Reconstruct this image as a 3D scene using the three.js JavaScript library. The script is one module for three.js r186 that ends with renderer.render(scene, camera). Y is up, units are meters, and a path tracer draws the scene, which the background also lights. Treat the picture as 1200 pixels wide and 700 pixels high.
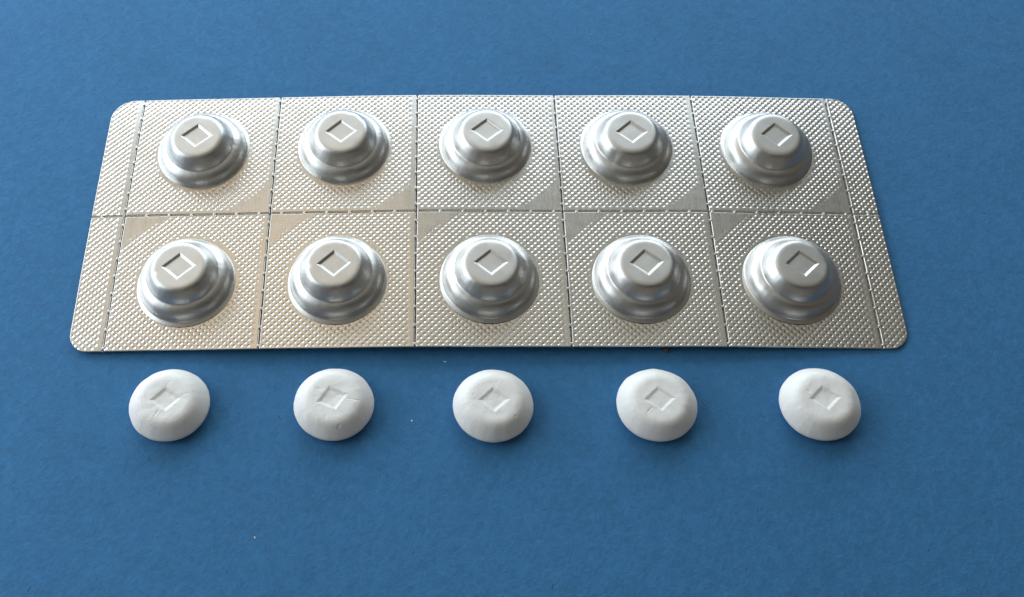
import * as THREE from 'three';
import { RectAreaLightUniformsLib } from 'three/addons/lights/RectAreaLightUniformsLib.js';
import { RoundedBoxGeometry } from 'three/addons/geometries/RoundedBoxGeometry.js';
import { mergeGeometries } from 'three/addons/utils/BufferGeometryUtils.js';

// ------------------------------------------------------------------ camera, light, exposure
// metres; x to the right, y up, z towards the viewer. A close-up: the pack is 108 mm wide.
const MM = 0.001;
const scene = new THREE.Scene();
scene.background = new THREE.Color(0x000000);
const camera = new THREE.PerspectiveCamera(2 * Math.atan(350 / 1150) * 180 / Math.PI, 1200 / 700, 0.005, 20);
camera.position.set(-6.296 * MM, 114.96 * MM, 72.48 * MM);
{
  const pitch = 1.089763, roll = -0.005013;
  const sp = Math.sin(pitch), cp = Math.cos(pitch);
  const r0 = new THREE.Vector3(1, 0, 0), u0 = new THREE.Vector3(0, cp, -sp);
  const r = r0.clone().multiplyScalar(Math.cos(roll)).addScaledVector(u0, Math.sin(roll));
  const u = u0.clone().multiplyScalar(Math.cos(roll)).addScaledVector(r0, -Math.sin(roll));
  camera.quaternion.setFromRotationMatrix(new THREE.Matrix4().makeBasis(r, u, r.clone().cross(u)));
  camera.setViewOffset(1200, 700, 79.94, 0, 1200, 700);       // the photograph is cropped off centre
}
const renderer = new THREE.WebGLRenderer({ antialias: true });
renderer.toneMapping = THREE.LinearToneMapping;
renderer.toneMappingExposure = 1.19;
renderer.shadowMap.enabled = true;
RectAreaLightUniformsLib.init();

// two windows of the room light everything: [centre, width, height, what it faces, radiance]
const WINDOWS = [
  { name: 'side_window', at: [-0.30, 0.155, -0.11], w: 0.40, h: 0.27, turn: Math.PI / 2, L: 2.4, color: [0.83, 0.93, 1.0],
    label: 'tall daylight window in the wall left of the blue paper' },
  { name: 'back_window', at: [-0.02, 0.163, -0.35], w: 0.52, h: 0.286, turn: 0, L: 2.4, color: [0.80, 0.92, 1.0],
    label: 'wide daylight window in the wall behind the blister pack' },
];
// a warm square ceiling light above and behind the pack, on the left
const LAMP = { at: [-0.15, 0.465, -0.20], w: 0.22, d: 0.24, L: 0.66, color: [1.0, 0.76, 0.48] };
{
  const l = new THREE.RectAreaLight(new THREE.Color().setRGB(...LAMP.color), LAMP.L, LAMP.w, LAMP.d);
  l.position.set(LAMP.at[0], LAMP.at[1] - 0.012, LAMP.at[2]); l.lookAt(LAMP.at[0], -1, LAMP.at[2]); scene.add(l);
}
for (const w of WINDOWS) {
  const l = new THREE.RectAreaLight(new THREE.Color().setRGB(...w.color), w.L, w.w, w.h);
  const n = new THREE.Vector3(Math.sin(w.turn), 0, Math.cos(w.turn));
  l.position.set(...w.at).addScaledVector(n, 0.012);
  l.lookAt(l.position.clone().add(n));
  scene.add(l);
}

// ------------------------------------------------------------------ helpers
function rng(seed) { let s = seed >>> 0; return () => { s = (s + 0x6D2B79F5) >>> 0; let t = s; t = Math.imul(t ^ (t >>> 15), t | 1); t ^= t + Math.imul(t ^ (t >>> 7), t | 61); return ((t ^ (t >>> 14)) >>> 0) / 4294967296; }; }
const clamp = (x, a = 0, b = 1) => Math.min(b, Math.max(a, x));
const smooth = (a, b, x) => { const t = clamp((x - a) / (b - a)); return t * t * (3 - 2 * t); };
function hash2(i, j, s) { let h = Math.imul(i, 374761393) ^ Math.imul(j, 668265263) ^ Math.imul(s, 2147483647 - 58); h = Math.imul(h ^ (h >>> 13), 1274126177); return ((h ^ (h >>> 16)) >>> 0) / 4294967296; }
function vnoise(x, y, s, period = 0) {
  const i = Math.floor(x), j = Math.floor(y), fx = x - i, fy = y - j;
  const w = k => period ? ((k % period) + period) % period : k;
  const a = hash2(w(i), w(j), s), b = hash2(w(i + 1), w(j), s), c = hash2(w(i), w(j + 1), s), d = hash2(w(i + 1), w(j + 1), s);
  const ux = fx * fx * (3 - 2 * fx), uy = fy * fy * (3 - 2 * fy);
  return a + (b - a) * ux + (c - a) * uy + (a - b - c + d) * ux * uy;
}
function dataTex(n, fill, srgb = false, m = n) {
  const a = new Uint8Array(n * m * 4);
  for (let j = 0; j < m; j++) for (let i = 0; i < n; i++) {
    const c = fill(i, j), k = (j * n + i) * 4;
    a[k] = clamp(c[0]) * 255; a[k + 1] = clamp(c[1]) * 255; a[k + 2] = clamp(c[2]) * 255; a[k + 3] = 255;
  }
  const t = new THREE.DataTexture(a, n, m, THREE.RGBAFormat);
  t.wrapS = t.wrapT = THREE.RepeatWrapping; t.magFilter = THREE.LinearFilter; t.minFilter = THREE.LinearFilter;
  if (srgb) t.colorSpace = THREE.SRGBColorSpace;
  t.needsUpdate = true; return t;
}
function add(o, parent = scene) { o.traverse(c => { if (c.isMesh) { c.castShadow = true; c.receiveShadow = true; } }); parent.add(o); return o; }
function mesh(name, geo, mat, parent) { const m = new THREE.Mesh(geo, mat); m.name = name; return add(m, parent); }
function structure(m) { m.userData.kind = 'structure'; return m; }
function grid(nu, nv, vert, closedU = false, keep = null) {          // vert(i, j) -> [x, y, z, u, v] in mm
  const p = [], uv = [], idx = [];
  for (let j = 0; j < nv; j++) for (let i = 0; i < nu; i++) { const q = vert(i, j); p.push(q[0] * MM, q[1] * MM, q[2] * MM); uv.push(q[3] ?? q[0], q[4] ?? q[2]); }
  for (let j = 0; j + 1 < nv; j++) for (let i = 0; i + 1 < nu + (closedU ? 1 : 0); i++) {
    const a = j * nu + i, b = j * nu + (i + 1) % nu, c = a + nu, d = b + nu;
    if (keep && !keep(a, b, c, d, p)) continue;
    idx.push(a, c, b, b, c, d);
  }
  const g = new THREE.BufferGeometry();
  g.setAttribute('position', new THREE.Float32BufferAttribute(p, 3));
  g.setAttribute('uv', new THREE.Float32BufferAttribute(uv, 2));
  g.setIndex(idx); g.computeVertexNormals(); return g;
}

// ------------------------------------------------------------------ materials
const fibre = (() => {                                   // fine tooth of coloured paper: short fibres over a fine grain
  const n = 1024, h = new Float32Array(n * n), R = rng(7);
  for (let j = 0; j < n; j++) for (let i = 0; i < n; i++)
    h[j * n + i] = 0.20 * vnoise(i / 4, j / 4, 1, n / 4) + 0.22 * vnoise(i / 8, j / 8, 2, n / 8) + 0.20 * vnoise(i / 16, j / 16, 6, n / 16) + 0.06 * vnoise(i / 64, j / 64, 3, n / 64) + 0.20 * hash2(i, j, 4);
  for (let k = 0; k < 9000; k++) {
    let x = R() * n, y = R() * n, a = R() * 6.283; const len = 8 + R() * 26, s = (R() - 0.45) * 0.26;
    for (let t = 0; t < len; t++) { x += Math.cos(a); y += Math.sin(a); a += (R() - 0.5) * 0.25; const i = ((x | 0) % n + n) % n, j = ((y | 0) % n + n) % n; h[j * n + i] += s; }
  }
  return { n, h };
})();
const PAPER_TILE = 60;                                   // mm
const paperColor = (() => {
  const { n, h } = fibre, R = rng(21), c = new Float32Array(n * n * 3);
  const base = [0.0365, 0.178, 0.392];
  for (let k = 0; k < n * n; k++) {
    const i = k % n, j = (k / n) | 0, v = 0.74 + 0.56 * (h[k] - 0.02) + 0.05 * (vnoise(i / 128, j / 128, 9, n / 128) - 0.5);
    for (let d = 0; d < 3; d++) c[3 * k + d] = base[d] * (v + (d === 0 ? 0.04 * (h[k] - 0.4) : 0));
  }
  for (let q = 0; q < 80; q++) {                        // dark and pale flecks in the pulp
    let x = R() * n, y = R() * n, a = R() * 6.283; const len = R() < 0.8 ? 2 : 5 + R() * 10, s = R() < 0.75 ? 0.55 : 1.22, s2 = s + (1 - s) * R() * 0.6;
    for (let t = 0; t < len; t++) {
      x += Math.cos(a); y += Math.sin(a); a += (R() - 0.5) * 0.3;
      for (let e = 0; e < 4; e++) { const i = (((x + (e & 1)) | 0) % n + n) % n, j = (((y + (e >> 1)) | 0) % n + n) % n; for (let d = 0; d < 3; d++) c[3 * (j * n + i) + d] *= s2 ** 0.7; }
    }
  }
  const enc = v => v <= 0.0031308 ? 12.92 * v : 1.055 * v ** (1 / 2.4) - 0.055;
  return dataTex(n, (i, j) => [0, 1, 2].map(d => enc(c[3 * (j * n + i) + d])), true);
})();
const paperBump = dataTex(fibre.n, (i, j) => { const v = fibre.h[j * fibre.n + i]; return [v, v, v]; });
const paper = new THREE.MeshStandardMaterial({ map: paperColor, bumpMap: paperBump, bumpScale: 0.00008, roughness: 0.85 });

const foilRough = dataTex(512, (i, j) => {
  const v = 0.72 + 0.12 * vnoise(i / 32, j / 32, 11, 16) + 0.10 * vnoise(i / 4, j / 64, 12, 128) + 0.08 * hash2(i, j, 13); return [v, v, v];
});
const foilBump = dataTex(512, (i, j) => {               // rolling lines run along the pack
  const v = 0.35 * vnoise(i / 64, j / 2, 15, 256) + 0.35 * vnoise(i / 16, j / 16, 16, 32) + 0.3 * hash2(i, j, 17); return [v, v, v];
});
foilRough.repeat.set(1 / 16, 1 / 16); foilBump.repeat.set(1 / 16, 1 / 16);
const foil = new THREE.MeshStandardMaterial({ color: new THREE.Color().setRGB(0.70, 0.69, 0.67), metalness: 1, roughness: 0.32, roughnessMap: foilRough, bumpMap: foilBump, bumpScale: 0.000003 });

const drawnFoil = foil.clone(); drawnFoil.roughness = 0.47; drawnFoil.color.setRGB(0.62, 0.612, 0.595); drawnFoil.bumpScale = 0.000002;   // stretched over a tablet, foil turns satin
const chalkTex = dataTex(512, (i, j) => { const v = 0.4 * vnoise(i / 8, j / 8, 31, 64) + 0.35 * vnoise(i / 32, j / 32, 32, 16) + 0.25 * hash2(i, j, 33); return [v, v, v]; });
chalkTex.repeat.set(1 / 8, 1 / 8);
const chalk = new THREE.MeshStandardMaterial({ color: new THREE.Color().setRGB(0.92, 0.905, 0.885), roughness: 0.7, bumpMap: chalkTex, bumpScale: 0.000025 });
const flat = (r, g, b, rough = 0.9) => new THREE.MeshStandardMaterial({ color: new THREE.Color().setRGB(r, g, b), roughness: rough });

// ------------------------------------------------------------------ the room that the foil mirrors
function slab(name, size, at, mat) { const m = mesh(name, new THREE.BoxGeometry(...size), mat); m.position.set(...at); return structure(m); }
const plaster = flat(0.72, 0.63, 0.50), wallPaint = flat(0.60, 0.56, 0.50), dimPaint = flat(0.74, 0.64, 0.53), darkWood = flat(0.10, 0.075, 0.06, 0.6);
slab('ceiling', [1.2, 0.1, 1.2], [0.24, 0.53, 0.19], plaster);
slab('wall_left', [0.1, 1.4, 1.2], [-0.36, -0.22, 0.19], wallPaint);
slab('wall_back', [1.1, 1.4, 0.1], [0.24, -0.22, -0.41], wallPaint);
slab('wall_right', [0.1, 1.4, 1.2], [0.84, -0.22, 0.19], flat(0.42, 0.36, 0.30));
slab('wall_front', [1.1, 1.4, 0.1], [0.24, -0.22, 0.74], dimPaint);
slab('floor', [1.2, 0.1, 1.2], [0.24, -0.87, 0.19], darkWood);
{
  const g = new THREE.Group(); g.name = 'ceiling_light'; g.position.set(...LAMP.at);
  mesh('diffuser', new THREE.BoxGeometry(LAMP.w, 0.012, LAMP.d), new THREE.MeshStandardMaterial({ color: 0x605848, roughness: 0.6, emissive: new THREE.Color().setRGB(...LAMP.color), emissiveIntensity: 0.08 }), g);
  const t = 0.010;
  for (const q of [-1, 1]) {
    mesh('frame', new THREE.BoxGeometry(LAMP.w + 2 * t, 0.03, t), flat(0.7, 0.68, 0.64, 0.5), g).position.set(0, 0.003, q * (LAMP.d + t) / 2);
    mesh('frame', new THREE.BoxGeometry(t, 0.03, LAMP.d), flat(0.7, 0.68, 0.64, 0.5), g).position.set(q * (LAMP.w + t) / 2, 0.003, 0);
  }
  g.userData = { label: 'flat warm ceiling light above the blue paper, towards the windows', category: 'lamp' }; add(g);
}
const table = new THREE.Group(); table.name = 'table'; table.position.set(0.18, 0, 0.14);
mesh('table_top', new RoundedBoxGeometry(0.96, 0.03, 0.96, 3, 0.006), flat(0.25, 0.17, 0.10, 0.5), table).position.y = -0.0152;
for (const [x, z] of [[-0.43, -0.43], [0.43, -0.43], [-0.43, 0.43], [0.43, 0.43]]) mesh('leg', new THREE.BoxGeometry(0.05, 0.77, 0.05), flat(0.25, 0.17, 0.10, 0.5), table).position.set(x, -0.415, z);
table.userData = { label: 'wooden table under the sheet of blue paper', category: 'table' }; add(table);
for (const w of WINDOWS) {
  const g = new THREE.Group(); g.name = w.name; g.position.set(...w.at); g.rotation.y = w.turn;
  const pane = new THREE.MeshStandardMaterial({ color: 0x202428, roughness: 0.3, emissive: new THREE.Color().setRGB(...w.color), emissiveIntensity: 0.6 });
  mesh('window_pane', new THREE.BoxGeometry(w.w, w.h, 0.006), pane, g);
  const f = flat(0.75, 0.74, 0.71, 0.5), t = 0.022;
  for (const s of [-1, 1]) {
    mesh('window_frame', new THREE.BoxGeometry(w.w + 2 * t, t, 0.05), f, g).position.set(0, s * (w.h + t) / 2, 0);
    mesh('window_frame', new THREE.BoxGeometry(t, w.h, 0.05), f, g).position.set(s * (w.w + t) / 2, 0, 0);
  }
  g.userData = { label: w.label, category: 'window' }; add(g);
}

// the phone that takes the picture, its lens at the camera: it shades the near right of the paper and darkens the domes' near sides
{
  const g = new THREE.Group(); g.name = 'phone';
  g.position.copy(camera.position); g.quaternion.copy(camera.quaternion);
  const b = mesh('body', new RoundedBoxGeometry(0.150, 0.074, 0.008, 4, 0.0035), flat(0.03, 0.03, 0.034, 0.4), g); b.position.set(0.058, -0.022, 0.0065);
  const e = mesh('lens', new THREE.CylinderGeometry(0.006, 0.006, 0.0012, 32), flat(0.02, 0.02, 0.02, 0.2), g); e.rotation.x = Math.PI / 2; e.position.set(0, 0, 0.0016);
  g.userData = { label: 'dark phone held over the paper, taking the picture', category: 'phone' }; add(g);
}

// ------------------------------------------------------------------ the sheet of blue paper
{
  const W = 420, D = 420, cx = 0, cz = 10, n = 2;
  const top = grid(n, n, (i, j) => [(i - 0.5) * W, 0, (j - 0.5) * D, (i - 0.5) * W / PAPER_TILE, (j - 0.5) * D / PAPER_TILE]);
  const box = new THREE.BoxGeometry(W * MM, 0.0002, D * MM); box.translate(0, -0.0001, 0);
  box.deleteAttribute('uv'); box.setAttribute('uv', new THREE.Float32BufferAttribute(new Float32Array(48), 2));
  const p = box.attributes.position, uv = box.attributes.uv;
  for (let k = 0; k < p.count; k++) uv.setXY(k, p.getX(k) / MM / PAPER_TILE, p.getZ(k) / MM / PAPER_TILE);
  const m = mesh('ground_paper', box, paper); m.position.set(cx * MM, 0, cz * MM); structure(m);
  m.userData.label = 'plain blue paper under the pack and the tablets';
}

// ------------------------------------------------------------------ blister pack
const HZ = 20.22, COLS = [-50, -30, -10, 10, 30, 50], XL = -54.6, XR = 53.6;
const KNOTS = [[XL, 0.52], [-50, 0.68], [-30, 1.26], [-10, 1.66], [10, 1.43], [30, 1.18], [50, 0.36], [XR, 0.30]];
function arch(x, z) {                                    // height of the gently bent sheet over the paper, mm
  let k = 0; while (k < KNOTS.length - 2 && x > KNOTS[k + 1][0]) k++;
  const S = i => { const a = KNOTS[Math.max(0, i - 1)], b = KNOTS[Math.min(KNOTS.length - 1, i + 1)]; return (b[1] - a[1]) / (b[0] - a[0]); };
  const [x0, y0] = KNOTS[k], [x1, y1] = KNOTS[k + 1], d = x1 - x0, t = clamp((x - x0) / d);
  const m0 = S(k) * d, m1 = S(k + 1) * d, t2 = t * t, t3 = t2 * t;
  return (2 * t3 - 3 * t2 + 1) * y0 + (t3 - 2 * t2 + t) * m0 + (-2 * t3 + 3 * t2) * y1 + (t3 - t2) * m1 + 0.30 * (1 - (z / HZ) ** 2);
}
const PA = 0.92, PB = 0.90, PIT = 0.078;                 // knurl: centred lattice of pits
const DOME_X = c => COLS[c] + 9.72, DOME_Z = (r, c) => (r ? 10.3 : [-10.55, -10.8, -10.8, -10.55, -10.35][c]);
function pitDepth(x, z, zone) {                          // 0 where the seal is smooth, 1 where the knurl is fully pressed
  const j = 0.7 + 0.6 * hash2(Math.round(x * 3), Math.round(z * 3), 5);
  const lx = x - zone.x0, rx = zone.x1 - x, bz = z - zone.z0, fz = zone.z1 - z;
  if (zone.type === 'margin') return rx < (zone.side < 0 ? 0.72 : 0.12) || lx < 0.2 || bz < 0.3 || fz < 0.3 ? 0 : 1;
  if (rx < 0.78 || lx < 0.3 || bz < 0.35 || fz < (zone.row ? 0.3 : 0.85)) return 0;
  const corner = zone.row ? Math.pow(lx / 6.8, 0.85) + Math.pow(bz / 5.1, 0.85) : Math.pow(rx / 7.2, 0.85) + Math.pow(fz / 5.8, 0.85);
  return smooth(6.55, 7.15, Math.hypot(x - zone.dx, z - zone.dz)) * smooth(0.90, 1.16, corner + 0.06 * (j - 1)) * (0.4 + 0.6 * smooth(0.5, 1.5, rx));
}
function knurl(x, z, zone) {
  const u = x / PA + z / PB, v = x / PA - z / PB, iu = Math.round(u), iv = Math.round(v);
  const press = pitDepth((iu + iv) * PA / 2, (iu - iv) * PB / 2, zone); if (!press) return 0;
  const f = (Math.cos(2 * Math.PI * (u - iu)) + Math.cos(2 * Math.PI * (v - iv)) + 2) / 4;
  const amp = 0.85 + 0.3 * hash2(iu, iv, 41);
  return -PIT * amp * press * Math.pow(f, 3.6);
}
const ties = (s, pitch, off) => { const t = ((s + off) % pitch + pitch) % pitch; return 1 - smooth(0.16, 0.24, Math.abs(t - pitch / 2)); };   // 1 on a bridge between two cuts
function cut(d, bridge) { return d > 0.3 ? 0 : -(0.26 - 0.25 * bridge) * (1 - smooth(0.0, 0.185, d)) + 0.02 * bridge * (1 - smooth(0.05, 0.2, d)); }
function line(a, b, da, db, step = 0.078) {              // samples from a to b, finer by the cuts
  const e = [0, 0.05, 0.1, 0.15, 0.2, 0.26], out = [];
  const A = a + (da ? 0.30 : 0), B = b - (db ? 0.30 : 0), n = Math.ceil((B - A) / step);
  if (da) for (const t of e) out.push(a + t);
  for (let i = 0; i <= n; i++) out.push(A + (B - A) * i / n);
  if (db) for (const t of [...e].reverse()) out.push(b - t);
  return out;
}
function panel(zone) {
  const g = 0.012, zs = line(zone.z0 + (zone.row ? g : 0), zone.z1 - (zone.row ? 0 : g), zone.row, !zone.row);
  const xs = line(zone.x0 + (zone.side === -1 ? 0 : g), zone.x1 - (zone.side === 1 ? 0 : g), zone.side !== -1, zone.side !== 1);
  const zEnd = zone.row ? zone.z1 : zone.z0, cr = zone.cr || 0;
  const nx = xs.length + 2, nz = zs.length + 2;
  const vert = (i, j) => {
    const ii = clamp(i - 1, 0, xs.length - 1), jj = clamp(j - 1, 0, zs.length - 1);
    let x = xs[ii]; const z = zs[jj];
    if (zone.side) {                                      // round the outer corners
      const d = Math.abs(z - zEnd), inset = d < cr ? cr - Math.sqrt(Math.max(0, cr * cr - (cr - d) ** 2)) : 0;
      const xo = zone.side < 0 ? zone.x0 : zone.x1, xi = zone.side < 0 ? zone.x1 : zone.x0, t = (x - xi) / (xo - xi);
      x = x - zone.side * inset * t;
    }
    let y = arch(x, z);
    let h = knurl(x, z, zone);
    if (zone.side !== -1) h += cut(x - zone.x0, ties(z + HZ, 2.62, 0.6));
    if (zone.side !== 1) h += cut(zone.x1 - x, ties(z + HZ, 2.62, 0.6));
    h += cut(zone.row ? z - zone.z0 : zone.z1 - z, ties(x + 60, 3.1, 0.9));
    h = Math.max(h, -0.42);
    h += 0.02 * (vnoise(x / 3, z / 3, 51) - 0.5) + 0.05 * (vnoise(x / 9, z / 9, 52) - 0.5);
    if (i === 0 || i === nx - 1 || j === 0 || j === nz - 1) h -= 0.22;          // the cut edge
    return [x, y + h, z, x, z];
  };
  const keep = zone.side ? null : (a, b, c, d, p) => Math.hypot(p[3 * a] / MM - zone.dx, p[3 * a + 2] / MM - zone.dz) > 6.0;
  return grid(nx, nz, vert, false, keep);
}
function catmull(pts, per) {
  const v = pts.map(p => new THREE.Vector3(p[0], p[1], 0)), out = [];
  for (let k = 0; k + 1 < v.length; k++) {
    const p0 = v[Math.max(0, k - 1)], p1 = v[k], p2 = v[k + 1], p3 = v[Math.min(v.length - 1, k + 2)];
    for (let s = 0; s < per; s++) {
      const c = new THREE.CatmullRomCurve3([p0.clone().add(k ? new THREE.Vector3() : p1.clone().sub(p2)), p1, p2, k + 2 < v.length ? p3 : p2.clone().multiplyScalar(2).sub(p1)], false, 'centripetal');
      const q = c.getPoint((1 + s / per) / 3); out.push([q.x, q.y]);
    }
  }
  out.push(pts[pts.length - 1].slice(0, 2)); return out;
}
// a body of revolution whose middle carries a pressed rhombus; rings = [radius, y]; rh = half diagonals; plateau y from the last ring
function rhombusR(th, ax, az) { return 1 / (Math.abs(Math.cos(th)) / ax + Math.abs(Math.sin(th)) / az); }
function pressed(profile, mark, deform, nu = 240) {
  const rings = [];                                       // functions th -> [r, y]
  for (const [r, y] of profile) rings.push(() => [r, y]);
  const [rl, yl] = profile[profile.length - 1], round = mark.round, turn = mark.turn || 0;
  const sq = (th, s) => { const t = th - turn, a = rhombusR(t, mark.ax, mark.az); return a * s; };
  const sqr = (th, off) => { const k = 1 - off / (mark.ax * 0.68); return sq(th, k); };
  for (const t of [0.2, 0.4, 0.6, 0.8, 0.93]) rings.push(th => { const a = sqr(th, -round * 1.5); return [rl + (a - rl) * t, yl]; });
  const w = mark.wall, dep = mark.depth, N = 14;
  for (let k = 0; k <= N; k++) rings.push(th => { const t = k / N; return [sqr(th, -round * 1.5 + (w + 3 * round) * t), yl - dep * smooth(0, 1, t)]; });
  for (const t of [0.75, 0.5, 0.25, 0]) rings.push(th => [sqr(th, w + round * 1.5) * t, yl - dep]);
  const seam = nu;                                        // closed by a doubled column so that uv do not wrap
  return grid(nu, rings.length, (i, j) => {
    const th = 2 * Math.PI * i / seam + turn, [r, y] = rings[j](th);
    const P = [r * Math.cos(th), y, -r * Math.sin(th)];
    if (deform) deform(P, r, th);
    return [P[0], P[1], P[2], P[0] + 1.3 * (y - 2) * Math.cos(th), P[2] - 1.3 * (y - 2) * Math.sin(th)];
  }, true);
}
function flipIfDown(g) {                                   // rings run inwards; make faces look outwards
  const n = g.attributes.normal; if (n.getY(n.count - 1) < 0) { const a = g.index.array; for (let k = 0; k < a.length; k += 3) { const t = a[k]; a[k] = a[k + 1]; a[k + 1] = t; } g.computeVertexNormals(); }
  return g;
}
const domeProfile = catmull([[6.75, -0.12], [6.42, 0.04], [6.26, 0.14], [6.18, 0.32], [6.11, 0.6], [5.97, 0.98], [5.75, 1.36], [5.45, 1.68], [5.12, 1.91], [4.86, 2.04], [4.72, 2.12], [4.63, 2.24], [4.53, 2.48], [4.31, 2.88], [4.02, 3.28], [3.76, 3.60], [3.52, 3.82], [3.27, 3.94], [3.02, 3.98], [2.75, 3.99]], 4);
function domeGeo(n) {                                      // no two are drawn quite alike: stretch lines, a slightly tilted cap, small dents
  const R = rng(300 + n), tx = (R() - 0.5) * 0.03, tz = (R() - 0.5) * 0.03, dents = [];
  for (let k = 0; k < 5; k++) { const a = R() * 6.283; dents.push([Math.cos(a) * (3.2 + 2.8 * R()), Math.sin(a) * (3.2 + 2.8 * R()), 0.3 + 0.5 * R(), 0.03 + 0.04 * R()]); }
  return flipIfDown(pressed(domeProfile, { ax: 2.2 + 0.06 * (R() - 0.5), az: 1.95 + 0.06 * (R() - 0.5), wall: 0.30, depth: 0.22 + 0.05 * R(), round: 0.04, turn: (R() - 0.5) * 0.1 }, (P, r, th) => {
    const [x, y, z] = P, side = smooth(3.2, 3.9, r) * (1 - smooth(6.1, 6.4, r));
    let d = side * (0.012 * (vnoise(th * 14, y * 0.5, 60 + n) - 0.5) + 0.007 * (vnoise(th * 34, y * 0.8, 61 + n) - 0.5)) + 0.03 * (vnoise(x / 1.8 + n, z / 1.8 + y, 62 + n) - 0.5);
    for (const [a, b, w, e] of dents) d -= e * Math.exp(-((x - a) ** 2 + (z - b) ** 2) / (w * w));
    const s = 1 + d * side / Math.max(r, 1), up = smooth(0.2, 3.6, y);
    P[0] = x * s; P[2] = z * s; P[1] = y + d * (1 - 0.5 * side) * smooth(0.05, 0.4, y) + up * (tx * x + tz * z);
  }, 180));
}

const pack = new THREE.Group(); pack.name = 'blister_pack'; scene.add(pack);
pack.userData = { label: 'silver foil blister pack with ten stepped domes and knurled, perforated sheet', category: 'blister pack' };
for (let row = 0; row < 2; row++) {
  const z0 = row ? 0 : -HZ, z1 = row ? HZ : 0;
  for (let c = 0; c < 5; c++) {
    const zone = { row, side: 0, type: 'cell', x0: COLS[c], x1: COLS[c + 1], z0, z1, dx: DOME_X(c), dz: DOME_Z(row, c) };
    const m = mesh('foil_panel', panel(zone), foil, pack);
    const d = mesh('dome', domeGeo(row * 5 + c), drawnFoil, m), e = 1;
    d.position.set(zone.dx * MM, arch(zone.dx, zone.dz) * MM, zone.dz * MM);
    d.rotation.set(-Math.atan((arch(zone.dx, zone.dz + e) - arch(zone.dx, zone.dz - e)) / (-2 * e)), 0, Math.atan((arch(zone.dx + e, zone.dz) - arch(zone.dx - e, zone.dz)) / (2 * e)));
  }
  mesh('margin_strip', panel({ row, side: -1, type: 'margin', x0: XL, x1: COLS[0], z0, z1, cr: row ? 2.6 : 3.3 }), foil, pack);
  mesh('margin_strip', panel({ row, side: 1, type: 'margin', x0: COLS[5], x1: XR, z0, z1, cr: row ? 2.6 : 3.0 }), foil, pack);
}

// ------------------------------------------------------------------ the five tablets
const tabProfile = catmull([[2.6, 0.0], [3.3, 0.04], [4.1, 0.22], [4.65, 0.48], [4.92, 0.76], [5.0, 1.0], [4.95, 1.2], [4.78, 1.46], [4.42, 1.9], [4.02, 2.36], [3.66, 2.70], [3.3, 2.91], [2.95, 3.01], [2.6, 3.05]], 7);
function tablet(at, turn, seed, dents, label, squash = 0.955) {
  const mk = { ax: 1.98, az: 1.72, wall: 0.36, depth: 0.16, round: 0.06, turn };
  const g = flipIfDown(pressed(tabProfile, mk, (P, r, th) => {
    const [x, y, z] = P, up = smooth(0.3, 1.2, y);
    let d = 0.11 * (vnoise(x / 2.0 + 9 * seed, z / 2.0, seed) - 0.5) + 0.07 * (vnoise(x / 0.8, z / 0.7 + y, seed + 7) - 0.5) + 0.02 * (vnoise(x / 0.25, z / 0.25 + 2 * y, seed + 9) - 0.5);
    for (const [x0, z0, x1, z1, w, dep] of dents) {        // cracks and chips pressed into the surface
      const ex = x1 - x0, ez = z1 - z0, t = clamp(((x - x0) * ex + (z - z0) * ez) / (ex * ex + ez * ez));
      const q = Math.hypot(x - x0 - ex * t, z - z0 - ez * t) + 0.05 * (vnoise(x / 0.2, z / 0.2, 77) - 0.5);
      d -= 0.65 * dep * Math.exp(-((q / w) ** 2)) * up;
    }
    const k = Math.min(1, r / 3.2);
    P[1] = Math.max(0, y + d * (1 - 0.75 * k * k * up) * up); const s = 1 + d * 0.6 * k / Math.max(r, 1) + 0.012 * (vnoise(Math.cos(th) * 1.5 + seed, Math.sin(th) * 1.5, seed + 3) - 0.5);
    P[0] *= s; P[2] *= s * squash;
  }, 360));
  const m = mesh('tablet', g, chalk); m.position.set(at[0] * MM, 0, at[1] * MM);
  m.userData = { label, category: 'tablet', group: 'white tablets in a row below the blister pack' };
  return m;
}
const TZ = 28.0;
tablet([-40.4, TZ - 0.3], 0.10, 3, [[-0.1, -1.8, 0.45, -2.5, 0.07, 0.06], [0.45, -2.5, 0.4, -3.3, 0.06, 0.06], [1.9, -0.5, 2.7, -0.75, 0.06, 0.07], [-1.1, 2.4, -0.75, 1.75, 0.09, 0.14], [2.0, -0.35, 2.1, -0.3, 0.09, 0.07]], 'leftmost white tablet of the row, with a crack behind its square mark');
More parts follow.
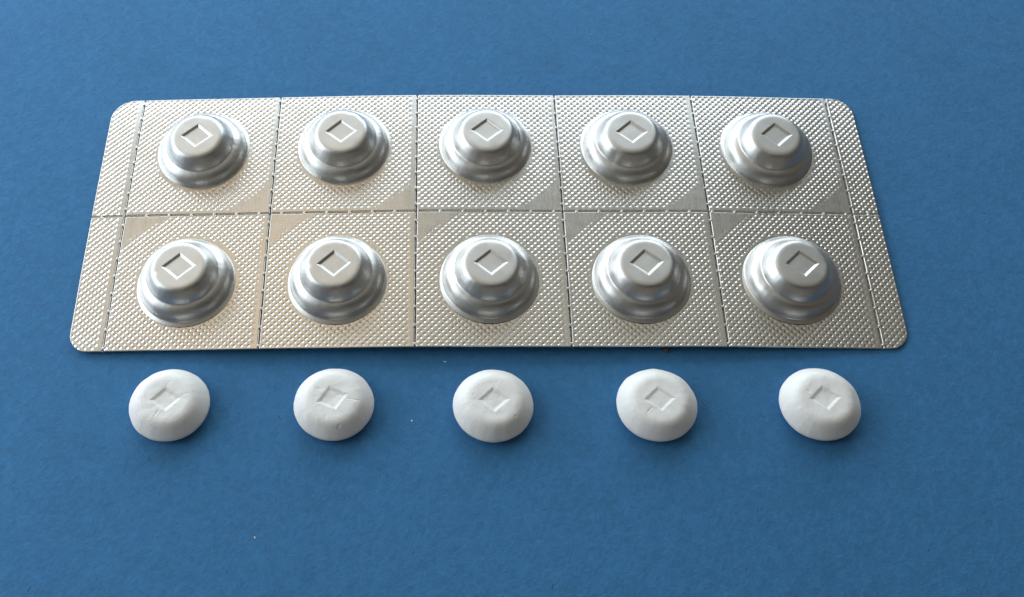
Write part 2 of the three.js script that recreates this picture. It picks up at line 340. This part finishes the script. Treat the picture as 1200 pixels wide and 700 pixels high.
tablet([-20.0, TZ - 0.3], 0.28, 5, [[1.9, 0.1, 3.2, 0.32, 0.06, 0.16], [-1.6, -1.2, -1.9, -1.3, 0.14, 0.15], [-0.6, 2.6, -0.7, 2.1, 0.1, 0.06], [0.8, 3.8, 1.0, 3.5, 0.12, 0.14]], 'second white tablet from the left, short dark crack right of its square mark');
tablet([-0.25, TZ], 0.02, 8, [[-2.6, -0.6, -1.7, -2.0, 0.045, 0.12], [2.6, 2.2, 2.65, 2.25, 0.12, 0.16], [1.6, -1.2, 1.65, -1.1, 0.1, 0.1]], 'middle white tablet of the row, with a thin scratch left of its square mark');
tablet([20.05, TZ], 0.06, 13, [[-1.6, 1.7, -1.3, 1.4, 0.1, 0.14], [1.5, 3.8, 2.0, 3.7, 0.16, 0.12]], 'fourth white tablet from the left, smooth, below the fourth dome of the pack');
tablet([40.25, TZ], 0.06, 17, [[-1.9, -1.0, -1.85, -0.9, 0.12, 0.2]], 'rightmost white tablet, below the right end of the pack, with a shallow square mark');

// ------------------------------------------------------------------ crumbs
function crumb(at, r, mat, label, seed, stretch = 1, name = 'crumb') {
  const g = new THREE.IcosahedronGeometry(r, 2), p = g.attributes.position;
  for (let k = 0; k < p.count; k++) { const x = p.getX(k), y = p.getY(k), z = p.getZ(k), s = 0.7 + 0.6 * vnoise(x / r * 1.3 + 5, z / r * 1.3 + y / r + 5, seed); p.setXYZ(k, x * s * stretch, y * s * 0.6, z * s); }
  g.scale(MM, MM, MM); g.computeVertexNormals();
  const m = mesh(name, g, mat); m.position.set(at[0] * MM, r * 0.4 * MM, at[1] * MM); m.rotation.y = seed; m.userData = { label, category: 'crumb' };
}
const brownBit = flat(0.12, 0.08, 0.045);
crumb([-10.35, 29.6], 0.10, chalk, 'tiny white crumb between the second and middle tablets', 1, 1.3);
crumb([-28.6, 44.0], 0.075, chalk, 'tiny white crumb alone on the bare paper below the second tablet', 2, 1.5);
crumb([-6.2, 21.6], 0.06, chalk, 'pale sliver between the front edge of the pack and the middle tablet', 3, 3);
crumb([22.3, 20.2], 0.36, brownBit, 'brown crumb at the front edge of the pack above the fourth tablet', 4, 1.2);

renderer.render(scene, camera);
